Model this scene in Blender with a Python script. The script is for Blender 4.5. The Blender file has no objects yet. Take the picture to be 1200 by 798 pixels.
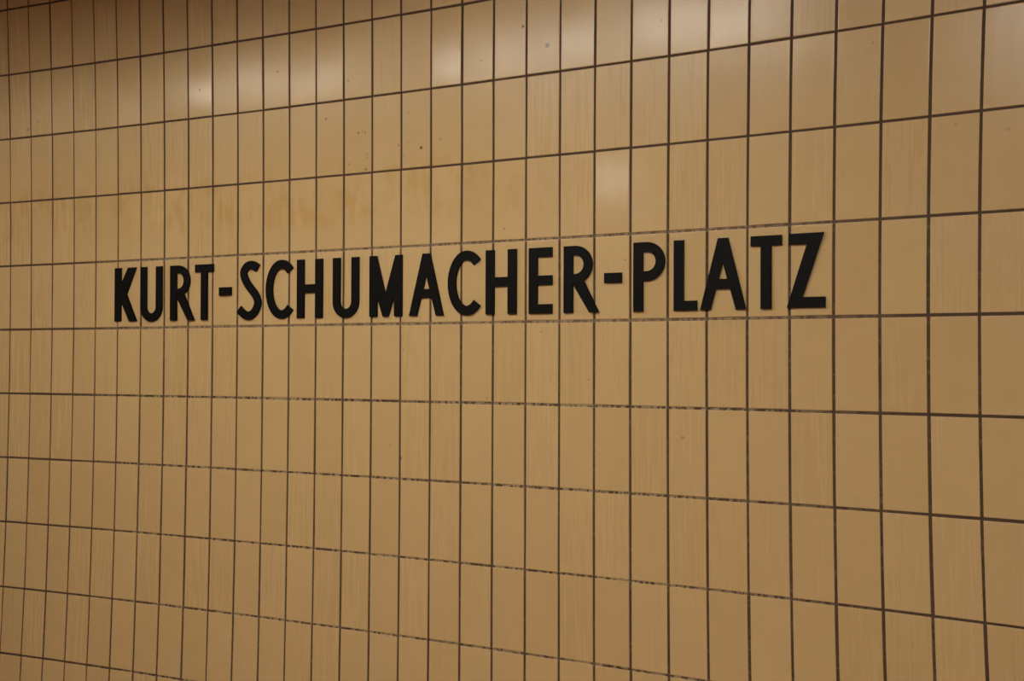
import bpy, bmesh, math, random
from mathutils import Vector, Matrix

scene = bpy.context.scene
C = scene.collection

# ------------------------------------------------------------------ measures
TW, TH = 0.115, 0.248265          # tile pitch across and up
COL0, ROW5Z = 16, 1.738           # joint column 16 is x = 0, joint row 5 is this high
CEIL = ROW5Z + 10 * TH            # top of the tiling
JOINT = 0.0074
F_PX = 1360.66                    # focal length in pixels of a 1200 px frame
K1, K2 = 0.01734973, 0.00884519   # slight pincushion of the photographer's lens

# ------------------------------------------------------------------ camera
ROT = ((0.8712986785, -0.0036805676, 0.4907393057),
       (-0.0061873226, 0.9998100095, 0.0184841000),
       (-0.4907141019, -0.0191415343, 0.8711103672))
CAM = (2.149965, -3.082539, ROW5Z - 0.123547)
def to_world(r): return Vector((r[0], r[2], -r[1]))
right, down, fwd = (to_world(r) for r in ROT)
cam_data = bpy.data.cameras.new('camera')
cam = bpy.data.objects.new('camera', cam_data)
C.objects.link(cam)
m = Matrix((right, -down, -fwd)).transposed().to_4x4()
m.translation = Vector(CAM)
cam.matrix_world = m
cam_data.sensor_fit = 'HORIZONTAL'
cam_data.sensor_width = 36.0
cam_data.sensor_height = 36.0 * 798 / 1200
cam_data.lens = 41.6
cam_data.clip_start = 0.05
cam_data.clip_end = 200
cam_data.type = 'PANO'            # a rectilinear lens with its real distortion
cy = cam_data if hasattr(cam_data, 'panorama_type') else cam_data.cycles
cy.panorama_type = 'FISHEYE_LENS_POLYNOMIAL'
cy.fisheye_fov = math.pi
cy.fisheye_polynomial_k0 = 0.0
cy.fisheye_polynomial_k1 = -0.024454489448
cy.fisheye_polynomial_k2 = -1.59770515882e-05
cy.fisheye_polynomial_k3 = 8.03485420998e-06
cy.fisheye_polynomial_k4 = -7.5479056e-08
scene.camera = cam

# ------------------------------------------------------------------ world, exposure
world = bpy.data.worlds.new('world')
scene.world = world
world.use_nodes = True
world.node_tree.nodes['Background'].inputs[0].default_value = (1.0, 0.80, 0.60, 1)
world.node_tree.nodes['Background'].inputs[1].default_value = 0.11
vs = scene.view_settings
vs.view_transform = 'Standard'
vs.look = 'None'
vs.gamma = 1.0
vs.use_curve_mapping = False
vs.exposure = -0.09

LAMP_COLOR = (1.0, 0.965, 0.865, 1)

# ------------------------------------------------------------------ node helpers
class Nodes:
    def __init__(self, name):
        self.mat = bpy.data.materials.new(name)
        self.mat.use_nodes = True
        self.t = self.mat.node_tree
        self.bsdf = self.t.nodes['Principled BSDF']
        self.out = self.t.nodes['Material Output']
    def new(self, kind, **kw):
        n = self.t.nodes.new(kind)
        for k, v in kw.items(): setattr(n, k, v)
        return n
    def put(self, sock, v):
        if isinstance(v, bpy.types.NodeSocket): self.t.links.new(v, sock)
        else: sock.default_value = v
    def math(self, op, a, b=0.0, c=0.0, clamp=False):
        n = self.new('ShaderNodeMath', operation=op, use_clamp=clamp)
        for i, v in enumerate((a, b, c)): self.put(n.inputs[i], v)
        return n.outputs[0]
    def ramp(self, v, lo, hi, a=0.0, b=1.0):
        n = self.new('ShaderNodeMapRange', interpolation_type='SMOOTHSTEP')
        for i, x in enumerate((v, lo, hi, a, b)): self.put(n.inputs[i], x)
        return n.outputs[0]
    def mix(self, f, a, b, blend='MIX'):
        n = self.new('ShaderNodeMix', data_type='RGBA', blend_type=blend)
        self.put(n.inputs[0], f); self.put(n.inputs[6], a); self.put(n.inputs[7], b)
        return n.outputs[2]
    def vec(self, x, y, z):
        n = self.new('ShaderNodeCombineXYZ')
        for i, v in enumerate((x, y, z)): self.put(n.inputs[i], v)
        return n.outputs[0]
    def noise(self, v, scale, detail=2.0, rough=0.5):
        n = self.new('ShaderNodeTexNoise')
        self.put(n.inputs['Vector'], v)
        n.inputs['Scale'].default_value = scale
        n.inputs['Detail'].default_value = detail
        n.inputs['Roughness'].default_value = rough
        return n.outputs[0]
    def white(self, v):
        n = self.new('ShaderNodeTexWhiteNoise', noise_dimensions='3D')
        self.put(n.inputs['Vector'], v)
        return n.outputs[0]
    def xyz(self):
        g = self.new('ShaderNodeNewGeometry')
        s = self.new('ShaderNodeSeparateXYZ')
        self.t.links.new(g.outputs['Position'], s.inputs[0])
        return s.outputs[0], s.outputs[1], s.outputs[2]

def rgb(r, g, b): return (r, g, b, 1.0)

# specks of dirt and chips in the glaze: x, z (mm from joint column 16 / joint row 5), radius mm, strength
SPECKS = [(448.0, 894.3, 4.4, 0.75), (531.4, 827.1, 7.0, 0.75), (-303.1, 688.7, 3.8, 0.6), (-169.2, 631.1, 4.0, 0.55), (-153.3, 634.1, 2.8, 0.4), (-141.6, 629.7, 3.7, 0.5), (-134.5, 557.1, 3.4, 0.3), (-132.8, 545.8, 3.1, 0.3), (-207.4, 531.2, 3.1, 0.5), (-139.6, 509.2, 4.3, 0.55), (-9.2, 577.1, 3.3, 0.55), (27.3, 584.9, 3.9, 0.25), (12.5, 543.2, 3.3, 0.3), (78.3, 561.4, 5.1, 0.85), (150.9, 582.1, 3.5, 0.35), (30.4, 677.4, 4.8, 0.2), (-864.5, 842.9, 3.8, 0.7), (-879.4, 950.8, 3.5, 0.3), (963.7, -331.9, 5.4, 0.35), (672.7, -172.6, 2.6, 0.5), (788.3, 174.7, 2.8, 0.6), (513.5, -30.8, 3.0, 0.4), (-509.3, 868.8, 3.9, 0.55), (1471.9, 700.9, 2.3, 0.5), (5.0, -429.8, 4.2, 0.8), (326.8, -231.4, 3.4, 0.3), (300.9, 810.2, 3.1, 0.4), (-211.0, 804.8, 5.0, 0.3), (1669.3, 471.9, 4.4, 0.2), (385.1, 286.8, 3.4, 0.5), (-1738.0, 773.0, 4.7, 0.5), (-1681.9, 798.0, 5.0, 0.3), (13.9, -83.5, 3.6, 0.3), (-37.0, -391.8, 6.1, 0.18), (894.9, 847.2, 3.0, 0.3), (1784.5, 445.6, 4.8, 0.2), (1437.6, -469.1, 2.1, 0.4)]

def tile_material(name, dull, spread):
    N = Nodes(name)
    x, y, z = N.xyz()
    cx = N.math('FLOOR', N.math('DIVIDE', N.math('ADD', x, COL0 * TW), TW))
    cz = N.math('FLOOR', N.math('DIVIDE', N.math('SUBTRACT', z, ROW5Z), TH))
    r1 = N.white(N.vec(cx, cz, 1.5))
    r2 = N.white(N.vec(cx, cz, 7.5))
    r3 = N.white(N.vec(cx, cz, 13.5))
    base = N.mix(r1, rgb(0.575, 0.398, 0.178), rgb(0.612, 0.430, 0.199))
    base = N.mix(N.math('MULTIPLY', r2, 0.35), base, rgb(0.605, 0.412, 0.203))
    # vertical drag marks of the extruded clay, different on each tile
    streak = N.noise(N.vec(N.math('MULTIPLY', x, 150.0), N.math('MULTIPLY', cz, 3.7), N.math('MULTIPLY', z, 5.0)), 1.0, 3.0, 0.6)
    base = N.mix(N.math('MULTIPLY', N.ramp(streak, 0.40, 0.75), 0.05), base, rgb(0.480, 0.320, 0.135))
    cloud = N.noise(N.vec(N.math('ADD', x, N.math('MULTIPLY', cx, 3.1)), 0.0, N.math('ADD', z, N.math('MULTIPLY', cz, 1.7))), 14.0, 3.0, 0.55)
    base = N.mix(N.math('MULTIPLY', N.ramp(cloud, 0.35, 0.75), 0.16), base, rgb(0.500, 0.335, 0.145))
    fine = N.noise(N.vec(x, y, z), 420.0, 2.0, 0.6)
    base = N.mix(N.math('MULTIPLY', N.ramp(fine, 0.45, 0.8), 0.12), base, rgb(0.40, 0.25, 0.11))
    # amber run-down stains on the row above the lettering
    band = N.math('MULTIPLY', N.ramp(z, ROW5Z + 0.29, ROW5Z + 0.37), N.ramp(z, ROW5Z + 0.56, ROW5Z + 0.48))
    st = N.noise(N.vec(N.math('MULTIPLY', x, 7.0), 3.0, N.math('MULTIPLY', z, 6.0)), 1.0, 3.0, 0.6)
    st2 = N.noise(N.vec(N.math('MULTIPLY', x, 32.0), N.math('MULTIPLY', cx, 9.0), N.math('MULTIPLY', z, 9.0)), 1.0, 2.0, 0.5)
    stain = N.math('MULTIPLY', band, N.math('MULTIPLY', N.ramp(st, 0.38, 0.62), N.ramp(st2, 0.25, 0.65)))
    stain = N.math('MULTIPLY', stain, N.ramp(x, 1.0, 0.0, 0.25, 1.0))
    base = N.mix(N.math('MULTIPLY', stain, 0.55), base, rgb(0.50, 0.300, 0.085))
    # specks
    acc = None
    p = N.vec(x, 0.0, z)
    for sx, sz, r, k in SPECKS:
        d = N.new('ShaderNodeVectorMath', operation='DISTANCE')
        N.put(d.inputs[0], p); d.inputs[1].default_value = (sx / 1000, 0.0, ROW5Z + sz / 1000)
        v = N.ramp(d.outputs['Value'], r * 0.0014, r * 0.0005, 0.0, k)
        acc = v if acc is None else N.math('MAXIMUM', acc, v)
    base = N.mix(acc, base, rgb(0.085, 0.045, 0.020))
    N.put(N.bsdf.inputs['Base Color'], base)
    rough = N.math('ADD', N.math('MULTIPLY', r3, spread), dull)
    rough = N.math('ADD', rough, N.math('MULTIPLY', N.ramp(streak, 0.3, 0.7), 0.05))
    N.put(N.bsdf.inputs['Roughness'], rough)
    N.bsdf.inputs['IOR'].default_value = 1.42
    # the glaze is slightly wavy
    wav = N.noise(N.vec(N.math('ADD', N.math('MULTIPLY', x, 24.0), N.math('MULTIPLY', cx, 5.3)), N.math('MULTIPLY', cz, 2.3), N.math('MULTIPLY', z, 6.0)), 1.0, 1.0, 0.4)
    comb = N.noise(N.vec(N.math('MULTIPLY', x, 210.0), cz, N.math('MULTIPLY', z, 8.0)), 1.0, 1.0, 0.5)
    h = N.math('ADD', N.math('MULTIPLY', wav, 0.0009), N.math('MULTIPLY', comb, 0.00003))
    b = N.new('ShaderNodeBump')
    b.inputs['Strength'].default_value = 0.55
    b.inputs['Distance'].default_value = 1.0
    N.put(b.inputs['Height'], h)
    N.t.links.new(b.outputs[0], N.bsdf.inputs['Normal'])
    return N.mat

def grout_material():
    N = Nodes('dirty_grout')
    x, y, z = N.xyz()
    q = N.math('PINGPONG', N.math('SUBTRACT', z, ROW5Z), TH / 2)
    horiz = N.ramp(q, 0.0068, 0.0055)
    row = N.math('ROUND', N.math('DIVIDE', N.math('SUBTRACT', z, ROW5Z), TH))
    n1 = N.noise(N.vec(N.math('MULTIPLY', x, 75.0), N.math('MULTIPLY', row, 4.1), N.math('MULTIPLY', z, 60.0)), 1.0, 2.0, 0.6)
    n2 = N.noise(N.vec(N.math('MULTIPLY', x, 2.6), N.math('MULTIPLY', row, 2.7), 0.0), 1.0, 2.0, 0.5)
    low = N.ramp(z, ROW5Z + 0.50, ROW5Z + 0.20)
    mid = N.math('MULTIPLY', N.ramp(x, -1.65, -0.9), N.ramp(x, 1.7, 0.9))
    worn = N.math('MULTIPLY', N.math('MULTIPLY', low, mid), N.ramp(n2, 0.22, 0.50))
    q2 = N.math('PINGPONG', x, TW / 2)
    lightf = N.math('MULTIPLY', N.math('MULTIPLY', N.ramp(n1, 0.42, 0.56), worn), N.math('MULTIPLY', horiz, N.ramp(q2, 0.003, 0.006, 0.25, 1.0)))
    nv = N.noise(N.vec(N.math('MULTIPLY', x, 9.0), 0.0, N.math('MULTIPLY', z, 55.0)), 1.0, 3.0, 0.6)
    vertf = N.math('MULTIPLY', N.math('MULTIPLY', N.ramp(nv, 0.50, 0.72), 0.35), low)
    dark = N.mix(N.noise(N.vec(x, y, z), 60.0, 3.0), rgb(0.050, 0.026, 0.015), rgb(0.105, 0.060, 0.034))
    col = N.mix(N.math('MULTIPLY', lightf, 0.80), dark, rgb(0.42, 0.31, 0.17))
    col = N.mix(N.math('MULTIPLY', vertf, N.math('SUBTRACT', 1.0, horiz)), col, rgb(0.30, 0.21, 0.12))
    # a general greyish bloom on the two joints around the lettering
    near = N.math('MULTIPLY', N.ramp(N.math('ABSOLUTE', N.math('SUBTRACT', z, ROW5Z + TH / 2)), TH * 0.60, TH * 0.52), horiz)
    col = N.mix(N.math('MULTIPLY', N.math('MULTIPLY', near, mid), 0.40), col, rgb(0.27, 0.185, 0.105))
    N.put(N.bsdf.inputs['Base Color'], col)
    N.bsdf.inputs['Roughness'].default_value = 0.85
    return N.mat

def plain(name, c0, c1, scale, rough):
    N = Nodes(name)
    x, y, z = N.xyz()
    n = N.noise(N.vec(x, y, z), scale, 4.0, 0.6)
    N.put(N.bsdf.inputs['Base Color'], N.mix(n, c0, c1))
    N.bsdf.inputs['Roughness'].default_value = rough
    return N.mat

def lamp_material(strength, colour):
    N = Nodes('lit_diffuser')
    e = N.new('ShaderNodeEmission')
    e.inputs[0].default_value = colour
    e.inputs[1].default_value = strength
    N.t.links.new(e.outputs[0], N.out.inputs[0])
    return N.mat

M_TILE = tile_material('cream_glazed_tile', 0.185, 0.10)
M_SHINY = tile_material('cream_shiny_tile', 0.150, 0.05)
M_FRESH = tile_material('cream_fresh_tile', 0.120, 0.0)
M_GROUT = grout_material()
M_FLOOR = plain('dark_stone_floor', rgb(0.25, 0.110, 0.060), rgb(0.33, 0.150, 0.085), 30.0, 0.5)
M_CEIL = plain('brown_painted_ceiling', rgb(0.42, 0.170, 0.090), rgb(0.48, 0.200, 0.105), 6.0, 0.8)
M_FAR = plain('brown_wall_paint', rgb(0.20, 0.12, 0.07), rgb(0.26, 0.16, 0.09), 6.0, 0.7)
M_HOUSING = plain('white_enamel', rgb(0.62, 0.60, 0.56), rgb(0.68, 0.66, 0.62), 8.0, 0.4)
M_LETTER = plain('black_enamel', rgb(0.0030, 0.0029, 0.0026), rgb(0.0050, 0.0046, 0.0040), 25.0, 0.55)
M_LETTER.node_tree.nodes['Principled BSDF'].inputs['Specular IOR Level'].default_value = 0.12

# ------------------------------------------------------------------ mesh helpers
def box_mesh(name, lo, hi, mat):
    me = bpy.data.meshes.new(name)
    (x0, y0, z0), (x1, y1, z1) = lo, hi
    v = [(x0, y0, z0), (x1, y0, z0), (x1, y1, z0), (x0, y1, z0), (x0, y0, z1), (x1, y0, z1), (x1, y1, z1), (x0, y1, z1)]
    f = [(0, 3, 2, 1), (4, 5, 6, 7), (0, 1, 5, 4), (1, 2, 6, 5), (2, 3, 7, 6), (3, 0, 4, 7)]
    me.from_pydata(v, [], f)
    me.materials.append(mat)
    return me

def link(name, me, parent=None, loc=(0, 0, 0), rot=(0, 0, 0)):
    o = bpy.data.objects.new(name, me)
    C.objects.link(o)
    o.location = loc
    o.rotation_euler = rot
    o.parent = parent
    return o

def structure(name, lo, hi, mat, label, cat):
    o = link(name, box_mesh(name, lo, hi, mat))
    o['kind'] = 'structure'
    o['label'] = label
    o['category'] = cat
    return o

# ------------------------------------------------------------------ the hall
XL, XR, DEPTH = -9.0, 9.0, -8.0
GROUT_Y = 0.0022
wall = structure('wall_back', (XL, GROUT_Y, 0.0), (XR, 0.25, CEIL), M_GROUT,
                 'station wall clad in upright cream glazed tiles with dark joints', 'wall')
structure('floor', (XL, DEPTH, -0.2), (XR, 0.25, 0.0), M_FLOOR, 'dark brown stone floor in front of the tiled wall', 'floor')
structure('ceiling', (XL, DEPTH, CEIL), (XR, 0.25, CEIL + 0.2), M_CEIL, 'brown painted ceiling above the tiled wall', 'ceiling')
structure('wall_front', (XL, DEPTH - 0.2, 0.0), (XR, DEPTH, CEIL), M_FAR, 'brown painted wall facing the tiled wall', 'wall')

# ------------------------------------------------------------------ tiles
# small real irregularities of the joint lines, in mm
V_OFF = [0.9, 0.0, 0.1, -0.2, -1.1, -1.8, -1.5, -0.9, 0.3, 0.6, 0.7, 0.8, 1.0, 0.4, 0.5, 0.8, 1.0, 0.4, 0.9, 0.4,
         0.6, -0.4, -1.0, -0.9, -0.6, -0.7, -0.6, -0.4, 0.1, 0.1, 0.5, 0.3]
H_OFF = {1: -1.0, 2: 0.0, 3: 0.3, 4: 1.2, 5: 0.1, 6: -0.4, 7: -0.8, 8: -0.1, 9: 0.1, 10: 0.8}
def joint_x(c): return (c - COL0) * TW + (V_OFF[c] if 0 <= c < 32 else 0.0) / 1000
def joint_z(h): return ROW5Z - (h - 5) * TH + H_OFF.get(h, 0.0) / 1000

def tile_geometry(w, h):
    """A pressed tile: flat face, softly rounded arris, straight sides. Origin at the middle of its face."""
    rings = [(0.0020, 0.0), (0.0007, 0.00025), (0.0, 0.0010), (0.0, 0.0100)]
    v, f = [], []
    for ins, y in rings:
        a, b = w / 2 - ins, h / 2 - ins
        v += [(-a, y, -b), (a, y, -b), (a, y, b), (-a, y, b)]
    f.append((0, 1, 2, 3))
    for r in range(len(rings) - 1):
        for k in range(4):
            i, j = 4 * r + k, 4 * r + (k + 1) % 4
            f.append((i, i + 4, j + 4, j))
    n = 4 * (len(rings) - 1)
    f.append((n + 3, n + 2, n + 1, n))
    return v, f

def frame_xy(x, y, z):
    d = Vector((x, y, z)) - Vector(CAM)
    zc = d.dot(fwd)
    if zc < 0.1: return None
    u, v = d.dot(right) / zc * F_PX / 600, d.dot(down) / zc * F_PX / 600
    r2 = u * u + v * v
    if r2 > 9: return None
    s = 1 + K1 * r2 + K2 * r2 * r2
    return 600 + 600 * u * s, 399 + 600 * v * s

def shown_area(x0, x1, z0, z1):
    pts = [frame_xy(*p) for p in ((x0, 0, z0), (x1, 0, z0), (x1, 0, z1), (x0, 0, z1))]
    if any(p is None for p in pts): return 0.0
    for ax, lim, sg in ((0, 0, 1), (0, 1200, -1), (1, 0, 1), (1, 798, -1)):
        out = []
        for i, a in enumerate(pts):
            b = pts[(i + 1) % len(pts)]
            da, db = sg * (a[ax] - lim), sg * (b[ax] - lim)
            if da >= 0: out.append(a)
            if (da >= 0) != (db >= 0):
                t = da / (da - db)
                out.append((a[0] + (b[0] - a[0]) * t, a[1] + (b[1] - a[1]) * t))
        pts = out
        if len(pts) < 3: return 0.0
    return abs(sum(a[0] * b[1] - b[0] * a[1] for a, b in zip(pts, pts[1:] + pts[:1]))) / 2

rng = random.Random(11)
# leanings that show as separate glints of the lamps (column, row of the joint above): tilt about x, about z in degrees
LEAN = {(8, 1): (0.0, 0.0), (9, 1): (0.1, -0.4), (11, 1): (0.15, 0.0), (13, 1): (-0.1, 0.3), (22, 3): (0.0, 0.0)}
# a few tiles with a fresher, shinier glaze
SHINY = ((2, 1), (5, 1), (8, 1), (9, 1), (10, 1), (11, 1), (12, 1), (13, 1), (17, 1), (21, 1), (22, 3))
FRESH = ((8, 1), (22, 3))
cells = []
for c in range(-62, 94):
    for h in range(-5, 12):
        x0, x1 = joint_x(c), joint_x(c + 1)
        z1, z0 = joint_z(h), joint_z(h + 1)
        jit = (rng.gauss(0, 0.0003), rng.gauss(0, 0.00018), rng.gauss(0, 0.0003),
               rng.gauss(0, 0.0045), rng.gauss(0, 0.0008), rng.gauss(0, 0.0070))
        if (c, h) in LEAN: jit = jit[:3] + (math.radians(LEAN[c, h][0]), jit[4], math.radians(LEAN[c, h][1]))
        cells.append((shown_area(x0, x1, z0, z1), c, h, (x0 + x1) / 2, (z0 + z1) / 2, jit))
cells.sort(key=lambda t: (-t[0], t[1], t[2]))

tv, tf = tile_geometry(TW - JOINT, TH - JOINT)
tile_me = bpy.data.meshes.new('tile')
tile_me.from_pydata(tv, [], tf)
tile_me.materials.append(M_TILE)
for area, c, h, x, z, j in cells[:300]:
    o = link('tile', tile_me, wall, (x + j[0], j[1], z + j[2]), (j[3], j[4], j[5]))
    if (c, h) in SHINY:
        o.material_slots[0].link = 'OBJECT'
        o.material_slots[0].material = M_FRESH if (c, h) in FRESH else M_SHINY
av, af = [], []
for area, c, h, x, z, j in cells[300:]:
    from mathutils import Euler
    mt = Matrix.Translation((x + j[0], j[1], z + j[2])) @ Euler((j[3], j[4], j[5])).to_matrix().to_4x4()
    n = len(av)
    av += [tuple(mt @ Vector(p)) for p in tv]
    af += [tuple(i + n for i in q) for q in tf]
rest = bpy.data.meshes.new('tile_field')
rest.from_pydata(av, [], af)
rest.materials.append(M_TILE)
o = link('tile_field', rest, wall)
o['kind'] = 'stuff'

# ------------------------------------------------------------------ letters
B, T = 25.0, 222.5       # baseline and cap line, mm above joint row 5
THICK = 0.008
def arc(cx, cz, rx, rz, a0, a1, n=24):
    return [(cx + rx * math.cos(math.radians(a0 + (a1 - a0) * i / n)), cz + rz * math.sin(math.radians(a0 + (a1 - a0) * i / n))) for i in range(n + 1)]
def stroke(path, w):
    """Outline of a stroke of even width along a centre line."""
    L, R = [], []
    for i, p in enumerate(path):
        a, b = path[max(i - 1, 0)], path[min(i + 1, len(path) - 1)]
        tx, tz = b[0] - a[0], b[1] - a[1]
        l = math.hypot(tx, tz)
        nx, nz = -tz / l * w / 2, tx / l * w / 2
        L.append((p[0] + nx, p[1] + nz)); R.append((p[0] - nx, p[1] - nz))
    return L + R[::-1]
def spline(pts, n=8):
    out = []
    P = [pts[0]] + pts + [pts[-1]]
    for i in range(1, len(P) - 2):
        p0, p1, p2, p3 = P[i - 1:i + 3]
        for k in range(n):
            t = k / n
            out.append(tuple(0.5 * (2 * p1[d] + (p2[d] - p0[d]) * t + (2 * p0[d] - 5 * p1[d] + 4 * p2[d] - p3[d]) * t * t
                                    + (3 * p1[d] - p0[d] - 3 * p2[d] + p3[d]) * t ** 3) for d in (0, 1)))
    return out + [pts[-1]]
def rect(x0, x1, z0, z1): return [(x0, z0), (x1, z0), (x1, z1), (x0, z1)]

def glyph_K():
    return [[(0, B), (0, T), (31, T), (31, 163), (67, T), (106, T), (58, 124), (109, B), (73, B), (31, 98), (31, B)]]
def glyph_U(w=106.0):
    s, r = 29.5, w / 2
    return [[(0, T)] + [(0, B - 2 + r)] + arc(r, B - 2 + r, r, r, 180, 360)[1:] + [(w, T), (w - s, T)]
            + arc(r, B - 2 + r, r - s, r - s, 360, 180) + [(s, T)]]
def glyph_R():
    cx, cz, R, r = 38.0, 167.0, 55.5, 27.5
    return [[(0, B), (0, T)] + arc(cx, cz, R, R, 90, -60) + [(114.5, B), (84, B), (30, 110), (30, B)],
            [(30, cz + r)] + arc(cx, cz, r, r, 90, -90) + [(30, cz - r)]]
def glyph_P():
    cx, cz, R, r = 41.0, 167.0, 55.5, 27.5
    return [[(0, B), (0, T)] + arc(cx, cz, R, R, 90, -90) + [(29.5, cz - R), (29.5, B)],
            [(29.5, cz + r)] + arc(cx, cz, r, r, 90, -90) + [(29.5, cz - r)]]
def glyph_T(w=85.0):
    a, b = w / 2 - 14.5, w / 2 + 14.5
    return [[(0, T), (w, T), (w, T - 27), (b, T - 27), (b, B), (a, B), (a, T - 27), (0, T - 27)]]
def glyph_hyphen(): return [rect(0, 55, 109.5, 138.5)]
def glyph_S():
    c = [(-593.2, 199.5), (-606.7, 208.5), (-622.1, 212.4), (-641.3, 207.5), (-655.7, 190.5), (-653.7, 171.8), (-640.9, 149.1), (-623.9, 130.1), (-604.5, 109.3), (-593.8, 88.7), (-594.2, 72.1), (-604.1, 53.0), (-618.4, 41.1), (-633.7, 36.5), (-652.1, 41.6), (-665.3, 50.0), (-677.1, 60.3)]
    return [stroke(spline(c), 29.0)]
def glyph_C():
    return [stroke(arc(69, 124.5, 54.5, 86.0, 47, 313, 56), 29.5)]
def glyph_H(w=108.0):
    return [[(0, B), (0, T), (30, T), (30, 138.5), (w - 30, 138.5), (w - 30, T), (w, T), (w, B), (w - 30, B), (w - 30, 110), (30, 110), (30, B)]]
def glyph_M():
    return [[(0, B), (0, T), (28, T), (63, 98), (102, T), (128, T), (128, B), (98, B), (97, 88), (75, B), (53, B), (30, 88), (29.5, B)]]
def glyph_A():
    return [[(0, B), (51, T), (79.5, T), (130, B), (102, B), (85.5, 82.5), (45.5, 82.5), (29.5, B)],
            [(53, 110), (65.2, 155), (77.3, 110)]]
def glyph_E():
    return [[(0, B), (0, T), (79, T), (79, T - 28), (29.5, T - 28), (29.5, 138.5), (79, 138.5), (79, 110.5), (29.5, 110.5), (29.5, B + 27.5), (79, B + 27.5), (79, B)]]
def glyph_L():
    return [[(0, B), (0, T), (29.5, T), (29.5, B + 27), (69, B + 27), (69, B)]]
def glyph_Z():
    return [[(5, T + 1), (97, T + 1), (42, 54), (101, 54), (101, 26), (0, 26), (53, 195), (5, 195)]]

SIGN = [(glyph_K, -1275, 'black raised letter K beside a U, with no letter before it'),
        (glyph_U, -1146, 'black raised letter U between the K and an R'),
        (glyph_R, -1000, 'black raised letter R between a U and a T'),
        (glyph_T, -881, 'black raised letter T between an R and a hyphen'),
        (glyph_hyphen, -768, 'short black raised hyphen between a T and the S'),
        (glyph_S, 0, 'black raised letter S between a hyphen and a C'),
        (glyph_C, -556, 'black raised letter C between the S and an H'),
        (glyph_H, -420, 'black raised letter H between a C and a U'),
        (glyph_U, -268, 'black raised letter U between an H and the M'),
        (glyph_M, -118, 'wide black raised letter M between a U and an A'),
        (glyph_A, 38, 'black raised letter A between the M and a C'),
        (glyph_C, 185, 'black raised letter C between an A and an H'),
        (glyph_H, 323, 'black raised letter H between a C and the E'),
        (glyph_E, 474, 'black raised letter E between an H and an R'),
        (glyph_R, 592, 'black raised letter R between the E and a hyphen'),
        (glyph_hyphen, 724, 'short black raised hyphen between an R and the P'),
        (glyph_P, 816, 'black raised letter P between a hyphen and the L'),
        (glyph_L, 939, 'black raised letter L between the P and an A'),
        (glyph_A, 1017, 'black raised letter A between the L and a T'),
        (glyph_T, 1160, 'black raised letter T between an A and the Z'),
        (glyph_Z, 1259, 'black raised letter Z at the end of the lettering beside a T')]

def letter(loops, ox, label):
    cu = bpy.data.curves.new('sign_letter', 'CURVE')
    cu.dimensions = '2D'
    cu.fill_mode = 'BOTH'
    xs = [p[0] for l in loops for p in l]
    mid = (min(xs) + max(xs)) / 2
    for l in loops:
        s = cu.splines.new('POLY')
        s.points.add(len(l) - 1)
        for q, (x, z) in zip(s.points, l):
            q.co = ((x - mid) / 1000, (z - B) / 1000, 0, 1)
        s.use_cyclic_u = True
    bev = 0.0006
    cu.extrude = THICK / 2 - bev
    cu.bevel_depth = bev
    cu.bevel_resolution = 1
    cu.offset = -bev
    tmp = bpy.data.objects.new('tmp', cu)
    C.objects.link(tmp)
    dg = bpy.context.evaluated_depsgraph_get()
    me = bpy.data.meshes.new_from_object(tmp.evaluated_get(dg))
    bpy.data.objects.remove(tmp)
    me.name = 'sign_letter'
    # stand the flat curve up against the wall: (x, y, z) -> (x, -z, y)
    me.transform(Matrix(((1, 0, 0, 0), (0, 0, -1, 0), (0, 1, 0, 0), (0, 0, 0, 1))))
    me.materials.clear()
    me.materials.append(M_LETTER)
    o = link('sign_letter', me, None, ((ox + mid) / 1000, -THICK / 2 + 0.0003, ROW5Z + B / 1000))
    o['label'] = label
    o['category'] = 'letter'
    o['group'] = 'black letters of the station sign'
    return o
for g, ox, label in SIGN:
    letter(g(), ox, label)

# ------------------------------------------------------------------ ceiling lights
def ceiling_light(x, y, z, length, width, gap, strength, colour, skirt, label):
    t = link('ceiling_light', None, None, (x, y, z))
    t['label'] = label; t['category'] = 'ceiling light'; t['group'] = 'ceiling lights'
    a, d = length / 2, width / 2
    o = d + gap
    link('diffuser', box_mesh('diffuser', (-a, -d, 0), (a, d, 0.04), lamp_material(strength, colour)), t)
    link('housing', box_mesh('housing', (-a - 0.03, -o - 0.006, 0.0405), (a + 0.03, o + 0.006, 0.09), M_HOUSING), t)
    for s in (-1, 1):
        y0, y1 = sorted((s * o, s * (o + 0.006)))
        link('side_skirt', box_mesh('side_skirt', (-a - 0.03, y0, -skirt), (a + 0.03, y1, 0.0405), M_HOUSING), t)
    for sx in (-0.35, 0.35):
        link('hanger', box_mesh('hanger', (sx * length - 0.01, -0.01, 0.09), (sx * length + 0.01, 0.01, CEIL - z), M_HOUSING), t)
WARM, SOFT, WHITE = (1.0, 0.89, 0.65, 1), (1.0, 0.92, 0.77, 1), LAMP_COLOR
for x, length, k, col, what in ((-3.75, 1.3, 6.0, WARM, 'long warm ceiling light at one end of the row'),
                                (-2.1, 1.3, 22.0, SOFT, 'long warm ceiling light between another and a white one'),
                                (-0.6, 0.95, 32.0, WHITE, 'white ceiling light next to the short one in the row'),
                                (0.4, 0.75, 47.0, WHITE, 'short white ceiling light at the other end of the row')):
    ceiling_light(x, -1.85, 3.13, length, 0.16, 0.09, k, col, 0.0145, what + ' along the tiled wall')
ceiling_light(2.05, -3.8, 3.5, 1.3, 0.60, 0.045, 45.0, WHITE, 0.0, 'wide added fill light over the platform, away from the tiled wall')  # unseen lamp added to brighten the tiles, placed so its reflection stays out of frame
ceiling_light(-2.2, -6.3, 3.25, 0.45, 0.50, 0.05, 34.0, WHITE, 0.0, 'small faint ceiling light far from the tiled wall')
